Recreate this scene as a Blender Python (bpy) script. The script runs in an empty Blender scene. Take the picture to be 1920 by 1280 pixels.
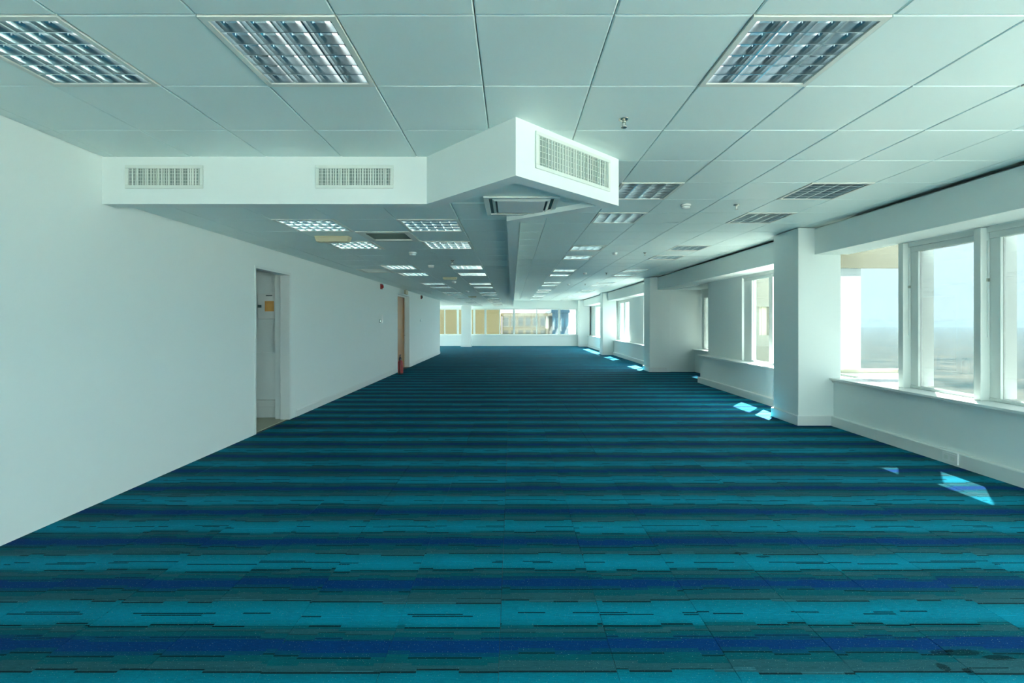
import bpy, math, random
from mathutils import Vector

random.seed(7)
S = bpy.context.scene
C = S.collection

# ------------------------------------------------------------------ camera, sky, sun, exposure
EYE = 1.43
cd = bpy.data.cameras.new('camera')
cam = bpy.data.objects.new('camera', cd)
C.objects.link(cam)
cam.location = (0, 0, EYE)
cam.rotation_euler = (math.radians(90), 0, 0)
cd.sensor_width = 36.0
cd.lens = 872.0 / 1920.0 * 36.0
cd.shift_y = -36.0 / 1920.0
cd.clip_end = 20000
S.camera = cam

SKY_STRENGTH = 6.0
SUN_STRENGTH = 90.0
TUBE_FILL = 1.0
w = bpy.data.worlds.new('sky')
S.world = w
w.use_nodes = True
nt = w.node_tree
nt.nodes.clear()
wo = nt.nodes.new('ShaderNodeOutputWorld')
bg = nt.nodes.new('ShaderNodeBackground')
tc = nt.nodes.new('ShaderNodeTexCoord')
sp = nt.nodes.new('ShaderNodeSeparateXYZ')
rp = nt.nodes.new('ShaderNodeValToRGB')
nt.links.new(tc.outputs['Generated'], sp.inputs[0])
nt.links.new(sp.outputs['Z'], rp.inputs[0])
nt.links.new(rp.outputs[0], bg.inputs[0])
nt.links.new(bg.outputs[0], wo.inputs[0])
e = rp.color_ramp.elements
e[0].position = 0.0; e[0].color = (0.60, 0.76, 0.80, 1)
e[1].position = 1.0; e[1].color = (0.62, 0.78, 0.92, 1)
a = e.new(0.06); a.color = (0.60, 0.77, 0.83, 1)
a = e.new(0.30); a.color = (0.80, 0.90, 0.94, 1)
bg.inputs[1].default_value = SKY_STRENGTH

sl = bpy.data.lights.new('sun', 'SUN')
sl.energy = SUN_STRENGTH
sl.angle = math.radians(0.6)
sl.color = (1.0, 0.95, 0.84)
sun = bpy.data.objects.new('sun', sl)
C.objects.link(sun)
sun.rotation_euler = Vector((-1, -1.2, -2.27)).to_track_quat('-Z', 'Y').to_euler()

vs = S.view_settings
vs.view_transform = 'Standard'
vs.look = 'None'
vs.exposure = 0.56
vs.gamma = 1.0
vs.use_curve_mapping = False

S.cycles.max_bounces = 8
S.cycles.diffuse_bounces = 5
S.cycles.glossy_bounces = 3
S.cycles.transparent_max_bounces = 12
S.cycles.caustics_reflective = False
S.cycles.caustics_refractive = False

# ------------------------------------------------------------------ helpers
class MB:
    def __init__(s):
        s.v = []; s.f = []
    def box(s, x0, x1, y0, y1, z0, z1):
        n = len(s.v)
        s.v += [(x0,y0,z0),(x1,y0,z0),(x1,y1,z0),(x0,y1,z0),(x0,y0,z1),(x1,y0,z1),(x1,y1,z1),(x0,y1,z1)]
        s.f += [tuple(n+i for i in q) for q in ((0,3,2,1),(4,5,6,7),(0,1,5,4),(1,2,6,5),(2,3,7,6),(3,0,4,7))]
        return s
    def prism(s, poly, z0, z1):
        """closed polygon (ccw seen from above) extruded in z"""
        n = len(s.v); k = len(poly)
        s.v += [(p[0],p[1],z0) for p in poly] + [(p[0],p[1],z1) for p in poly]
        s.f += [tuple(n+i for i in reversed(range(k))), tuple(n+k+i for i in range(k))]
        for i in range(k):
            j = (i+1) % k
            s.f.append((n+i, n+j, n+k+j, n+k+i))
        return s
    def rings(s, rings, caps=True):
        """rings: list of lists of points, same count"""
        n = len(s.v); k = len(rings[0])
        for r in rings: s.v += list(r)
        for a in range(len(rings)-1):
            for i in range(k):
                j = (i+1) % k
                s.f.append((n+a*k+i, n+a*k+j, n+(a+1)*k+j, n+(a+1)*k+i))
        if caps:
            s.f.append(tuple(n+i for i in reversed(range(k))))
            m = n+(len(rings)-1)*k
            s.f.append(tuple(m+i for i in range(k)))
        return s
    def lathe(s, prof, seg=20, c=(0,0,0), axis='z'):
        rs = []
        for r, h in prof:
            ring = []
            for i in range(seg):
                t = 2*math.pi*i/seg
                a, b = r*math.cos(t), r*math.sin(t)
                if axis == 'z': ring.append((c[0]+a, c[1]+b, c[2]+h))
                elif axis == 'x': ring.append((c[0]+h, c[1]+a, c[2]+b))
                else: ring.append((c[0]+b, c[1]+h, c[2]+a))
            rs.append(ring)
        return s.rings(rs)
    def tube(s, p, q, r, seg=10):
        p = Vector(p); q = Vector(q); d = (q-p).normalized()
        u = d.orthogonal().normalized(); v = d.cross(u)
        rs = []
        for c in (p, q):
            rs.append([tuple(c + r*(math.cos(2*math.pi*i/seg)*u + math.sin(2*math.pi*i/seg)*v)) for i in range(seg)])
        return s.rings(rs)
    def mesh(s, name, mat, smooth=False):
        me = bpy.data.meshes.new(name)
        me.from_pydata(s.v, [], s.f)
        me.validate()
        me.update()
        if mat: me.materials.append(mat)
        if smooth:
            for p in me.polygons: p.use_smooth = len(p.vertices) == 4
        return me
    def build(s, name, mat, parent=None, bevel=0.0, smooth=False, loc=None):
        o = link(name, s.mesh(name, mat, smooth), parent)
        if loc: o.location = loc
        if bevel: 
            m = o.modifiers.new('edge', 'BEVEL'); m.width = bevel; m.segments = 2; m.limit_method = 'ANGLE'
        return o

def link(name, data, parent=None):
    o = bpy.data.objects.new(name, data)
    C.objects.link(o)
    if parent: o.parent = parent
    return o

def tag(o, label=None, cat=None, group=None, kind=None):
    if label: o['label'] = label
    if cat: o['category'] = cat
    if group: o['group'] = group
    if kind: o['kind'] = kind
    return o

def thing(name, loc, label, cat, group=None, rot=(0,0,0)):
    o = link(name, None)
    o.location = loc; o.rotation_euler = rot
    o.empty_display_size = 0.1
    return tag(o, label, cat, group)

def copy_tree(o, parent=None):
    c = o.copy(); C.objects.link(c); c.parent = parent
    for ch in list(o.children): copy_tree(ch, c)
    return c

def clip_poly(poly, fn):
    """keep part of a polygon where fn(p) >= 0 (fn linear)"""
    out = []
    for i in range(len(poly)):
        p, q = poly[i], poly[(i+1) % len(poly)]
        a, b = fn(p), fn(q)
        if a >= 0: out.append(p)
        if (a > 0 and b < 0) or (a < 0 and b > 0):
            t = a/(a-b)
            out.append((p[0]+t*(q[0]-p[0]), p[1]+t*(q[1]-p[1])))
    return out

# ------------------------------------------------------------------ materials
def mat(name, col, rough=0.6, metal=0.0, spec=0.5, noise=0.0, nscale=8.0, bump=0.0, sheen=0.0):
    m = bpy.data.materials.new(name); m.use_nodes = True
    t = m.node_tree; b = t.nodes['Principled BSDF']
    b.inputs['Base Color'].default_value = (*col, 1)
    b.inputs['Roughness'].default_value = rough
    b.inputs['Metallic'].default_value = metal
    b.inputs['Specular IOR Level'].default_value = spec
    if noise or bump:
        g = t.nodes.new('ShaderNodeNewGeometry')
        n = t.nodes.new('ShaderNodeTexNoise'); n.inputs['Scale'].default_value = nscale; n.inputs['Detail'].default_value = 5
        t.links.new(g.outputs['Position'], n.inputs['Vector'])
        if noise:
            mx = t.nodes.new('ShaderNodeMix'); mx.data_type = 'RGBA'
            mx.inputs['A'].default_value = (*[c*(1-noise) for c in col], 1)
            mx.inputs['B'].default_value = (*[min(1, c*(1+noise)) for c in col], 1)
            t.links.new(n.outputs['Fac'], mx.inputs['Factor'])
            t.links.new(mx.outputs['Result'], b.inputs['Base Color'])
        if bump:
            bp = t.nodes.new('ShaderNodeBump'); bp.inputs['Strength'].default_value = bump; bp.inputs['Distance'].default_value = 0.002
            n2 = t.nodes.new('ShaderNodeTexNoise'); n2.inputs['Scale'].default_value = 180
            t.links.new(g.outputs['Position'], n2.inputs['Vector'])
            t.links.new(n2.outputs['Fac'], bp.inputs['Height'])
            t.links.new(bp.outputs['Normal'], b.inputs['Normal'])
    return m

def emit(name, col, strength):
    m = bpy.data.materials.new(name); m.use_nodes = True
    b = m.node_tree.nodes['Principled BSDF']
    b.inputs['Base Color'].default_value = (*col, 1)
    b.inputs['Emission Color'].default_value = (*col, 1)
    b.inputs['Emission Strength'].default_value = strength
    return m

def glass(name, tint, milk=0.0, milkcol=(.9,.9,.9)):
    m = bpy.data.materials.new(name); m.use_nodes = True
    t = m.node_tree; t.nodes.clear()
    o = t.nodes.new('ShaderNodeOutputMaterial')
    tr = t.nodes.new('ShaderNodeBsdfTransparent'); tr.inputs[0].default_value = (*tint, 1)
    gl = t.nodes.new('ShaderNodeBsdfGlossy'); gl.inputs['Roughness'].default_value = 0.0
    gl.inputs['Color'].default_value = (.9, .95, .95, 1)
    lw = t.nodes.new('ShaderNodeLayerWeight'); lw.inputs['Blend'].default_value = .5
    pw = t.nodes.new('ShaderNodeMath'); pw.operation = 'POWER'; pw.inputs[1].default_value = 5.0
    fr = t.nodes.new('ShaderNodeMath'); fr.operation = 'MULTIPLY_ADD'; fr.inputs[1].default_value = .9; fr.inputs[2].default_value = .035
    t.links.new(lw.outputs['Facing'], pw.inputs[0]); t.links.new(pw.outputs[0], fr.inputs[0])
    mx = t.nodes.new('ShaderNodeMixShader')
    t.links.new(fr.outputs[0], mx.inputs[0]); t.links.new(tr.outputs[0], mx.inputs[1]); t.links.new(gl.outputs[0], mx.inputs[2])
    last = mx
    if milk:
        df = t.nodes.new('ShaderNodeBsdfTranslucent'); df.inputs[0].default_value = (*milkcol, 1)
        m2 = t.nodes.new('ShaderNodeMixShader'); m2.inputs[0].default_value = milk
        t.links.new(mx.outputs[0], m2.inputs[1]); t.links.new(df.outputs[0], m2.inputs[2]); last = m2
    t.links.new(last.outputs[0], o.inputs[0])
    return m

CT = 0.485          # carpet tile
CX0, CY0 = 1.40, 2.07
def carpet_material():
    m = bpy.data.materials.new('carpet'); m.use_nodes = True
    t = m.node_tree; N = t.nodes; L = t.links
    b = N['Principled BSDF']
    def math_(op, a, c=None, d=None):
        n = N.new('ShaderNodeMath'); n.operation = op
        for i, x in enumerate((a, c, d)):
            if x is None: continue
            if isinstance(x, (int, float)): n.inputs[i].default_value = x
            else: L.new(x, n.inputs[i])
        return n.outputs[0]
    def white(x, y, z=0.0):
        cb = N.new('ShaderNodeCombineXYZ')
        for i, q in enumerate((x, y, z)):
            if isinstance(q, (int, float)): cb.inputs[i].default_value = q
            else: L.new(q, cb.inputs[i])
        wn = N.new('ShaderNodeTexWhiteNoise'); wn.noise_dimensions = '3D'
        L.new(cb.outputs[0], wn.inputs['Vector'])
        return wn.outputs['Value']
    g = N.new('ShaderNodeNewGeometry')
    sx = N.new('ShaderNodeSeparateXYZ'); L.new(g.outputs['Position'], sx.inputs[0])
    X, Y = sx.outputs[0], sx.outputs[1]
    tx = math_('FLOOR', math_('DIVIDE', math_('SUBTRACT', X, CX0), CT))
    row0 = math_('DIVIDE', math_('SUBTRACT', Y, CY0), CT)
    ty = math_('FLOOR', math_('ADD', row0, 0.30))
    tile = white(tx, ty, 3.3)
    ph0 = math_('ADD', row0, math_('MULTIPLY', math_('SUBTRACT', tile, 0.5), 0.06))
    # stepped yarn segments: bands of an eighth of a tile, each with its own segment offsets
    band = math_('FLOOR', math_('MULTIPLY', math_('ADD', ph0, 0.0625), 8.0))
    bh = white(band, 11.0, 5.0)
    seglen = math_('ADD', 5.5, math_('MULTIPLY', bh, 3.0))
    seg = math_('FLOOR', math_('ADD', math_('MULTIPLY', X, seglen), math_('MULTIPLY', bh, 17.0)))
    j1 = white(seg, band, tile)
    j2 = white(seg, band, 40.0)
    jag = math_('MULTIPLY', math_('GREATER_THAN', j1, 0.5), 0.030)
    ph = math_('FRACT', math_('ADD', ph0, jag))
    r1 = N.new('ShaderNodeValToRGB'); L.new(ph, r1.inputs[0])
    NAVY = (0.000, 0.030, 0.135); NAVY2 = (0.000, 0.050, 0.110); TEAL = (0.000, 0.072, 0.100); GREY = (0.016, 0.080, 0.104)
    BLUE = (0.000, 0.165, 0.260); BLUE2 = (0.000, 0.125, 0.185)
    stops = [(0.0, NAVY), (0.06, NAVY), (0.065, NAVY2), (0.11, NAVY2), (0.115, TEAL), (0.175, TEAL), (0.18, GREY), (0.23, GREY), (0.235, TEAL),
             (0.28, TEAL), (0.285, BLUE2), (0.36, BLUE), (0.50, BLUE), (0.655, BLUE2), (0.66, GREY), (0.78, GREY), (0.785, TEAL), (0.885, TEAL),
             (0.89, NAVY2), (0.935, NAVY2), (0.94, NAVY)]
    el = r1.color_ramp.elements
    el[0].position, el[0].color = stops[0][0], (*stops[0][1], 1)
    el[1].position, el[1].color = 1.0, (*NAVY, 1)
    for p, c in stops[1:]:
        q = el.new(p); q.color = (*c, 1)
    # dark dashes between segments
    r2 = N.new('ShaderNodeValToRGB'); L.new(ph, r2.inputs[0])
    r2.color_ramp.interpolation = 'CONSTANT'
    el = r2.color_ramp.elements
    el[0].position, el[0].color = 0.0, (0, 0, 0, 1)
    el[1].position, el[1].color = 0.262, (1, 1, 1, 1)
    for p, c in ((0.284, 0), (0.44, 1), (0.458, 0), (0.655, .9), (0.672, 0), (0.862, .8), (0.882, 0), (0.085, .5), (0.10, 0), (0.172, .5), (0.186, 0)):
        q = el.new(p); q.color = (c, c, c, 1)
    dash = math_('MULTIPLY', r2.outputs[0], math_('LESS_THAN', j2, 0.75))
    # light dashes
    r3 = N.new('ShaderNodeValToRGB'); L.new(ph, r3.inputs[0]); r3.color_ramp.interpolation = 'CONSTANT'
    el = r3.color_ramp.elements
    el[0].position, el[0].color = 0.0, (0, 0, 0, 1)
    el[1].position, el[1].color = 0.672, (1, 1, 1, 1)
    for p, c in ((0.684, 0), (0.43, .7), (0.44, 0), (0.25, .6), (0.262, 0)):
        q = el.new(p); q.color = (c, c, c, 1)
    lite = math_('MULTIPLY', r3.outputs[0], math_('GREATER_THAN', j2, 0.62))
    # yarn ribs and flecks
    mp = N.new('ShaderNodeMapping'); mp.inputs['Scale'].default_value = (26, 240, 1)
    L.new(g.outputs['Position'], mp.inputs[0])
    nz = N.new('ShaderNodeTexNoise'); nz.inputs['Scale'].default_value = 1.0; nz.inputs['Detail'].default_value = 3
    L.new(mp.outputs[0], nz.inputs['Vector'])
    fl = N.new('ShaderNodeTexNoise'); fl.inputs['Scale'].default_value = 260; fl.inputs['Detail'].default_value = 2
    L.new(g.outputs['Position'], fl.inputs['Vector'])
    big = N.new('ShaderNodeTexNoise'); big.inputs['Scale'].default_value = 1.3
    L.new(g.outputs['Position'], big.inputs['Vector'])
    k = math_('ADD', math_('MULTIPLY', nz.outputs['Fac'], 0.75), math_('MULTIPLY', fl.outputs['Fac'], 0.65))
    k = math_('ADD', k, math_('MULTIPLY', math_('SUBTRACT', tile, 0.5), 0.12))
    k = math_('ADD', k, 0.28)
    k = math_('MULTIPLY', k, math_('SUBTRACT', 1.0, math_('MULTIPLY', dash, 0.8)))
    k = math_('MULTIPLY', k, math_('ADD', 1.0, math_('MULTIPLY', lite, 0.6)))
    # a few stains where something was dragged or spilled
    for (px, py, rx, ry) in ((1.93, 2.015, .13, .022), (2.08, 1.985, .07, .02), (1.79, 1.93, .028, .025), (1.87, 1.905, .022, .022), (1.42, 2.88, .055, .018), (1.53, 2.84, .05, .014)):
        dx = math_('DIVIDE', math_('SUBTRACT', X, px), rx); dy = math_('DIVIDE', math_('SUBTRACT', Y, py), ry)
        r = math_('SQRT', math_('ADD', math_('MULTIPLY', dx, dx), math_('MULTIPLY', dy, dy)))
        r = math_('ADD', r, math_('MULTIPLY', math_('SUBTRACT', nz.outputs['Fac'], 0.5), 1.2))
        inside = math_('LESS_THAN', r, 0.85)
        k = math_('MULTIPLY', k, math_('SUBTRACT', 1.0, math_('MULTIPLY', inside, 0.6)))
    vm = N.new('ShaderNodeVectorMath'); vm.operation = 'SCALE'
    L.new(r1.outputs[0], vm.inputs[0]); L.new(k, vm.inputs['Scale'])
    fk = N.new('ShaderNodeTexNoise'); fk.inputs['Scale'].default_value = 170; fk.inputs['Detail'].default_value = 1
    L.new(g.outputs['Position'], fk.inputs['Vector'])
    fm = N.new('ShaderNodeMix'); fm.data_type = 'RGBA'
    L.new(math_('MULTIPLY', math_('GREATER_THAN', fk.outputs['Fac'], 0.715), 0.4), fm.inputs['Factor'])
    L.new(vm.outputs[0], fm.inputs['A']); fm.inputs['B'].default_value = (.26, .38, .38, 1)
    L.new(fm.outputs['Result'], b.inputs['Base Color'])
    b.inputs['Roughness'].default_value = 0.85
    b.inputs['Specular IOR Level'].default_value = 0.06
    b.inputs['Sheen Weight'].default_value = 0.0
    b.inputs['Sheen Roughness'].default_value = 0.5
    b.inputs['Sheen Tint'].default_value = (1, .97, .9, 1)
    bp = N.new('ShaderNodeBump'); bp.inputs['Strength'].default_value = 0.5; bp.inputs['Distance'].default_value = 0.003
    L.new(k, bp.inputs['Height']); L.new(bp.outputs['Normal'], b.inputs['Normal'])
    return m

WALL   = mat('wall_paint', (.785, .865, .845), .75, noise=.012, nscale=1.5)
WHITE  = mat('white_enamel', (.74, .80, .78), .4)
CEIL   = mat('ceiling_tile_paint', (.75, .88, .85), .42, noise=.02, nscale=1.2)
VOID   = mat('plenum', (.05, .07, .07), .9)
CARPET = carpet_material()
SCREED = mat('screed', (.08, .09, .09), .9)
FRAMEM = mat('window_frame_paint', (.66, .73, .71), .35)
SILLM  = mat('sill_paint', (.76, .81, .79), .35)
TAN    = mat('tan_cladding', (.62, .58, .45), .7, noise=.05, nscale=3)
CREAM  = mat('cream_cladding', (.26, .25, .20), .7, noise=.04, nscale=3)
GLASS  = glass('window_glass', (.375, .40, .40))     # tint per face, darkened to keep the brightened outside readable
MID    = glass('light_tint_glass', (.64, .68, .68))
CLEAR  = glass('clear_glass', (.98, .99, .99))
MILKY  = glass('milky_reflection_glass', (.86, .88, .84), .22)  # milky white mixed in stands for the pane's pale reflection
MIRROR = mat('louvre_aluminium', (.72, .85, .88), .22, metal=1.0)
FIXT   = mat('fixture_enamel', (.72, .76, .70), .4)
TUBE   = emit('fill_glow_tube', (1.0, .99, .95), TUBE_FILL)  # tubes glow faintly as added fill; the fixtures read as switched off
GRILLE = mat('grille_enamel', (.70, .77, .72), .4)
DARK   = mat('grille_void', (.22, .29, .27), .8)
BEIGE  = mat('aged_plastic', (.52, .50, .34), .5)
PLAST  = mat('white_plastic', (.80, .84, .82), .35)
RED    = mat('red_enamel', (.34, .015, .015), .35)
BLACK  = mat('black_rubber', (.012, .014, .016), .5)
CHROME = mat('chrome', (.62, .62, .55), .25, metal=1.0)
BROWN  = mat('brown_door_veneer', (.32, .125, .010), .45, noise=.12, nscale=6)
ORANGE = mat('orange_label', (.75, .42, .12), .6)
DGREY  = mat('dark_grey_plastic', (.08, .14, .14), .5)
BEIGEFLOOR = mat('beige_vinyl', (.45, .46, .34), .5, noise=.05)

# ------------------------------------------------------------------ dimensions
XL = -3.27            # plain wall
ZH = 2.75             # upper ceiling
ZL = 2.415            # lower ceiling
ZB = 2.373            # underside of bulkhead lip and pelmet
YR = -5.6             # rear end of the room
YF = 29.0             # far wall
YW = 21.1             # plain wall stops here
XP = 4.196            # pelmet face
XG = 4.72             # glass plane
PIL = [6.45, 13.40, 20.35, 27.30]
PX0, PX1, PD = 3.97, 4.56, 0.61

# ------------------------------------------------------------------ floor
fl = MB().box(-8.2, 4.95, YR-.3, YF+.4, -.30, -.008).box(4.95, 5.75, 10.9, 13.7, -.30, -.008).build('floor', SCREED)
tag(fl, 'blue and teal striped carpet tile floor of the empty office', kind='structure')
TY0 = CY0 - .30*CT
rows = range(-1, 13)
ylo, yhi = TY0 + rows[0]*CT, TY0 + (rows[-1]+1)*CT
XFR = 4.44
cache = {}
for r in rows:
    y0 = TY0 + r*CT
    for c in range(-11, 8):
        x0 = CX0 + c*CT; x1 = x0 + CT
        a, b2 = max(x0, XL), min(x1, XFR)
        if b2 - a < .04: continue
        if abs(960 + 872*((a+b2)/2)/(y0+CT) - 960) > 1150: continue
        key = (round(a-x0, 4), round(b2-x0, 4))
        if key not in cache:
            g = .0005
            lo, hi = a-x0+g, b2-x0-g
            mb = MB()
            bev = .0015
            mb.rings([[(lo,g,-.008),(hi,g,-.008),(hi,CT-g,-.008),(lo,CT-g,-.008)],
                      [(lo,g,-bev),(hi,g,-bev),(hi,CT-g,-bev),(lo,CT-g,-bev)],
                      [(lo+bev,g+bev,0),(hi-bev,g+bev,0),(hi-bev,CT-g-bev,0),(lo+bev,CT-g-bev,0)]])
            cache[key] = mb.mesh('carpet_tile', CARPET)
        o = link('carpet_tile', cache[key], fl)
        o.location = (x0, y0, 0)
fld = MB()
fld.box(XL, XFR, YR, ylo, -.008, 0).box(XL, XFR, yhi, YF, -.008, 0).box(-8.0, XL, YW, YF, -.008, 0).box(XFR, 5.24, 11.05, 13.44, -.008, 0)
# the tiles beside the frame on rows where they fall out of view
for r in rows:
    y0 = TY0 + r*CT
    for c in range(-11, 8):
        x0 = CX0 + c*CT; x1 = x0 + CT
        a, b2 = max(x0, XL), min(x1, XFR)
        if b2 - a < .04: continue
        if abs(872*((a+b2)/2)/(y0+CT)) > 1150: fld.box(a, b2, y0, y0+CT, -.008, 0)
o = fld.build('carpet_tile_field', CARPET, fl); o['kind'] = 'stuff'

# ------------------------------------------------------------------ ceiling
ce = MB().box(-8.2, 4.76, YR-.3, YF+.4, 3.05, 3.2).build('ceiling', VOID)
tag(ce, 'suspended ceiling of square painted metal tiles', kind='structure')
lights = []           # (x, y, z, rotated, label)
ORD = ['first', 'second', 'third', 'fourth', 'fifth', 'sixth', 'seventh', 'eighth', 'ninth', 'tenth', 'eleventh', 'twelfth', 'thirteenth', 'fourteenth']
row_y = []
for k in range(7): row_y += [4.4+3.6*k, 5.6+3.6*k]
for i, y in enumerate(row_y):
    lights.append((1.04, y, ZH, 0, 'mirror-louvre ceiling light, %s beyond the bulkhead in the row over open floor' % ORD[i]))
    lights.append((2.84, y, ZH, 0, 'mirror-louvre ceiling light, %s in the row running beside the window pelmet' % ORD[i]))
    yl = y + .05
    lights.append((-2.31, yl, ZL, 1, 'louvre light in lowered ceiling, %s in the row beside plain white wall' % ORD[i]))
    lights.append((-1.11, yl, ZL, 1, 'louvre light in lowered ceiling, %s in the row beside the bulkhead edge' % ORD[i]))
lights.append((-2.56, 2.0, ZH, 0, 'louvre ceiling light before the bulkhead, beside the plain white wall'))
lights.append((-1.36, 2.0, ZH, 0, 'louvre ceiling light before the bulkhead, facing its two straight-face grilles'))
lights.append((1.04, 2.0, ZH, 0, 'large bright louvre ceiling light before the bulkhead on the window side'))
lights.append((2.84, 2.0, ZH, 0, 'louvre ceiling light before the bulkhead, partly cut by the picture edge'))
def occupied(x, y, z):
    for l in lights:
        if abs(l[2]-z) < .01 and abs(l[0]-x) < .2 and abs(l[1]-y) < .2: return True
    return False
VENTS = [(-1.71, 5.05), (-2.91, 8.65)]
cells = []
for k in range(-12, 45):
    y = 2.0 + .6*k
    if y < YR or y > YF-.6: continue
    for c in range(-7, 7):
        x = .44 + .6*c
        a, b2 = max(x, XL+.004), min(x+.6, XP-.006)
        if y >= 4.39: a = max(a, .11)
        if b2-a < .03: continue
        if occupied(x, y, ZH): continue
        px = 1154*.6/max(y, .5)**2
        seen = y > 1.3 and px > 9.0 and abs(872*((a+b2)/2)/(y+.6)) < 1000
        cells.append((x, y, a, b2, y, y+.6, ZH, seen))
for k in range(-2, 42):
    y = 4.45 + .6*k
    for c in range(-6, 1):
        x = .09 - .6 + .6*c
        a, b2 = max(x, XL+.004), min(x+.6, -.045)
        y0, y1 = max(y, 3.82), min(y+.6, YF)
        if b2-a < .03 or y1-y0 < .03: continue
        if occupied(x, y, ZL) or any(abs(x-v[0]) < .05 and abs(y-v[1]) < .05 for v in VENTS): continue
        px = 859*.6/y**2
        cells.append((x, y, a, b2, y0, y1, ZL, px > 9.0))
    # wing beyond the end of the plain wall
for k in range(0, 14):
    y = YW + .6*k
    for c in range(-8, 0):
        cells.append((0, 0, XL+.6*c, XL+.6*c+.6, y, min(y+.6, YF), ZL, False))
def tile_rings(lo, hi, y0, y1, z, g=.0022, bev=.006):
    # shallow tray: bevelled edges lead up into the joint
    return [[(lo+bev+g,y0+bev+g,z),(lo+bev+g,y1-bev-g,z),(hi-bev-g,y1-bev-g,z),(hi-bev-g,y0+bev+g,z)],
            [(lo+g,y0+g,z+bev*.7),(lo+g,y1-g,z+bev*.7),(hi-g,y1-g,z+bev*.7),(hi-g,y0+g,z+bev*.7)],
            [(lo+g,y0+g,z+.03),(lo+g,y1-g,z+.03),(hi-g,y1-g,z+.03),(hi-g,y0+g,z+.03)]]
cache = {}
rest = MB()
for (x, y, a, b2, y0, y1, z, seen) in cells:
    if seen:
        key = (round(a-x,3), round(b2-x,3), round(y0-y,3), round(y1-y,3))
        if key not in cache:
            cache[key] = MB().rings(tile_rings(a-x, b2-x, y0-y, y1-y, 0)).mesh('ceiling_tile', CEIL)
        o = link('ceiling_tile', cache[key], ce)
        o.location = (x, y, z)
        o.rotation_euler = (random.uniform(-1,1)*.0012, random.uniform(-1,1)*.0012, 0)
    else:
        rest.rings(tile_rings(a, b2, y0, y1, z))
o = rest.build('ceiling_tile_field', CEIL, ce); o['kind'] = 'stuff'
# strip of ceiling between columns and pelmet bays, and plenum liner above the joints
MB().box(-8.1, 4.74, YR-.2, 4.39, ZH+.125, ZH+.135).box(.0, 4.74, 4.39, YF+.2, ZH+.125, ZH+.135).build('plenum_liner', CEIL, ce)
MB().box(-8.1, -.02, 3.80, YF+.2, ZL+.125, ZL+.135).build('plenum_liner', CEIL, ce)

# bulkhead: lip wall along A-B-C-D-E-F
path = [(XL, 3.71), (-.68, 3.71), (.024, 2.99), (.865, 3.77), (.07, 4.40), (.07, YF)]
def offset_path(p, w):
    out = []
    for i in range(len(p)):
        ns = []
        for j in (i-1, i):
            if 0 <= j < len(p)-1:
                d = Vector((p[j+1][0]-p[j][0], p[j+1][1]-p[j][1])).normalized()
                ns.append(Vector((-d.y, d.x)))
        if len(ns) == 1: n = ns[0]*w
        else:
            b = (ns[0]+ns[1]).normalized(); n = b*(w/max(.3, b.dot(ns[0])))
        out.append((p[i][0]+n.x, p[i][1]+n.y))
    return out
inner = offset_path(path, .12)
mb = MB()
for i in range(len(path)-1):
    mb.prism([path[i], path[i+1], inner[i+1], inner[i]], ZB, ZH+.03)
bk = mb.build('ceiling_bulkhead', WALL)
tag(bk, 'white ceiling bulkhead that turns out into a diagonal corner', kind='structure')
# lower ceiling panels of the diagonal corner
dia = [inner[1], inner[2], inner[3], inner[4]]
pr = clip_poly(dia, lambda p: p[0]+.045)
pl = clip_poly(clip_poly(dia, lambda p: -.045-p[0]), lambda p: 3.82-p[1])
for poly in (pr, pl):
    MB().prism(poly, ZL, ZL+.03).build('ceiling_tile', CEIL, ce)

# ------------------------------------------------------------------ plain wall with its openings
D1a, D1b, D1h = 5.94, 6.83, 2.12
D2a, D2b, D2h = 13.30, 14.82, 2.25
wl = MB()
T = .13
wl.box(XL-T, XL, YR, D1a-.035, 0, 3.05).box(XL-T, XL, D1a-.035, D1b+.05, D1h+.035, 3.05).box(XL-T, XL, D1b+.05, D2a, 0, 3.05)
wl.box(XL-T, XL, D2a, D2b, D2h, 3.05).box(XL-T, XL, D2b, YW, 0, 3.05)
wl.box(XL-.30, XL-T-.06, D2a-.2, D2b+.2, 0, 3.05)
wl.box(XL-.19, XL-T, D2a-.2, D2a, 0, 3.05).box(XL-.19, XL-T, D2b, D2b+.2, 0, 3.05).box(XL-.19, XL-T, D2a, D2b, D2h, 3.05)
wl = wl.build('wall_left', WALL)
tag(wl, 'long plain white wall with a doorway and a recessed brown door', kind='structure')
wr = MB().box(-8.2, -8.0, YW-.2, YF+.2, 0, .10).box(-8.2, -8.0, YW-.2, YF+.2, 2.35, 3.05).box(-8.0, XL-T, YW-.15, YW, 0, 3.05).build('wall_wing', WALL)
tag(wr, 'white side wall of the far wing', kind='structure')
GX0 = -1.2
wb = MB().box(XL-T, 5.0, YR-.25, YR, 0, .10).box(XL-T, 5.0, YR-.25, YR, 2.62, 3.05).box(XL-T, GX0, YR-.25, YR, .10, 2.62).box(4.5, 5.0, YR-.25, YR, .10, 2.62)
tag(wb.build('wall_back', WALL), 'white rear wall around the added floor to ceiling glazing', kind='structure')
gb = link('window_back_fill', None); gb.location = (GX0, YR-.15, .10)  # unseen glazing added to light the room from behind the camera
tag(gb, 'added unseen clear glazing that lights the room from behind', kind='structure')
for k in range(6):
    wd = (4.5-GX0)/6
    MB().box(k*wd+.03, (k+1)*wd-.03, -.004, .004, 0, 2.52).build('pane', CLEAR, gb)
    MB().box(k*wd-.03 if k else 0, k*wd+.03, -.05, .05, 0, 2.52).build('post', FRAMEM, gb)
gw = link('window_wing_fill', None); gw.location = (-8.1, YW, .10)  # unseen glazing added to brighten the far end
tag(gw, 'added unseen clear glazing that lights the far wing', kind='structure')
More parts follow.
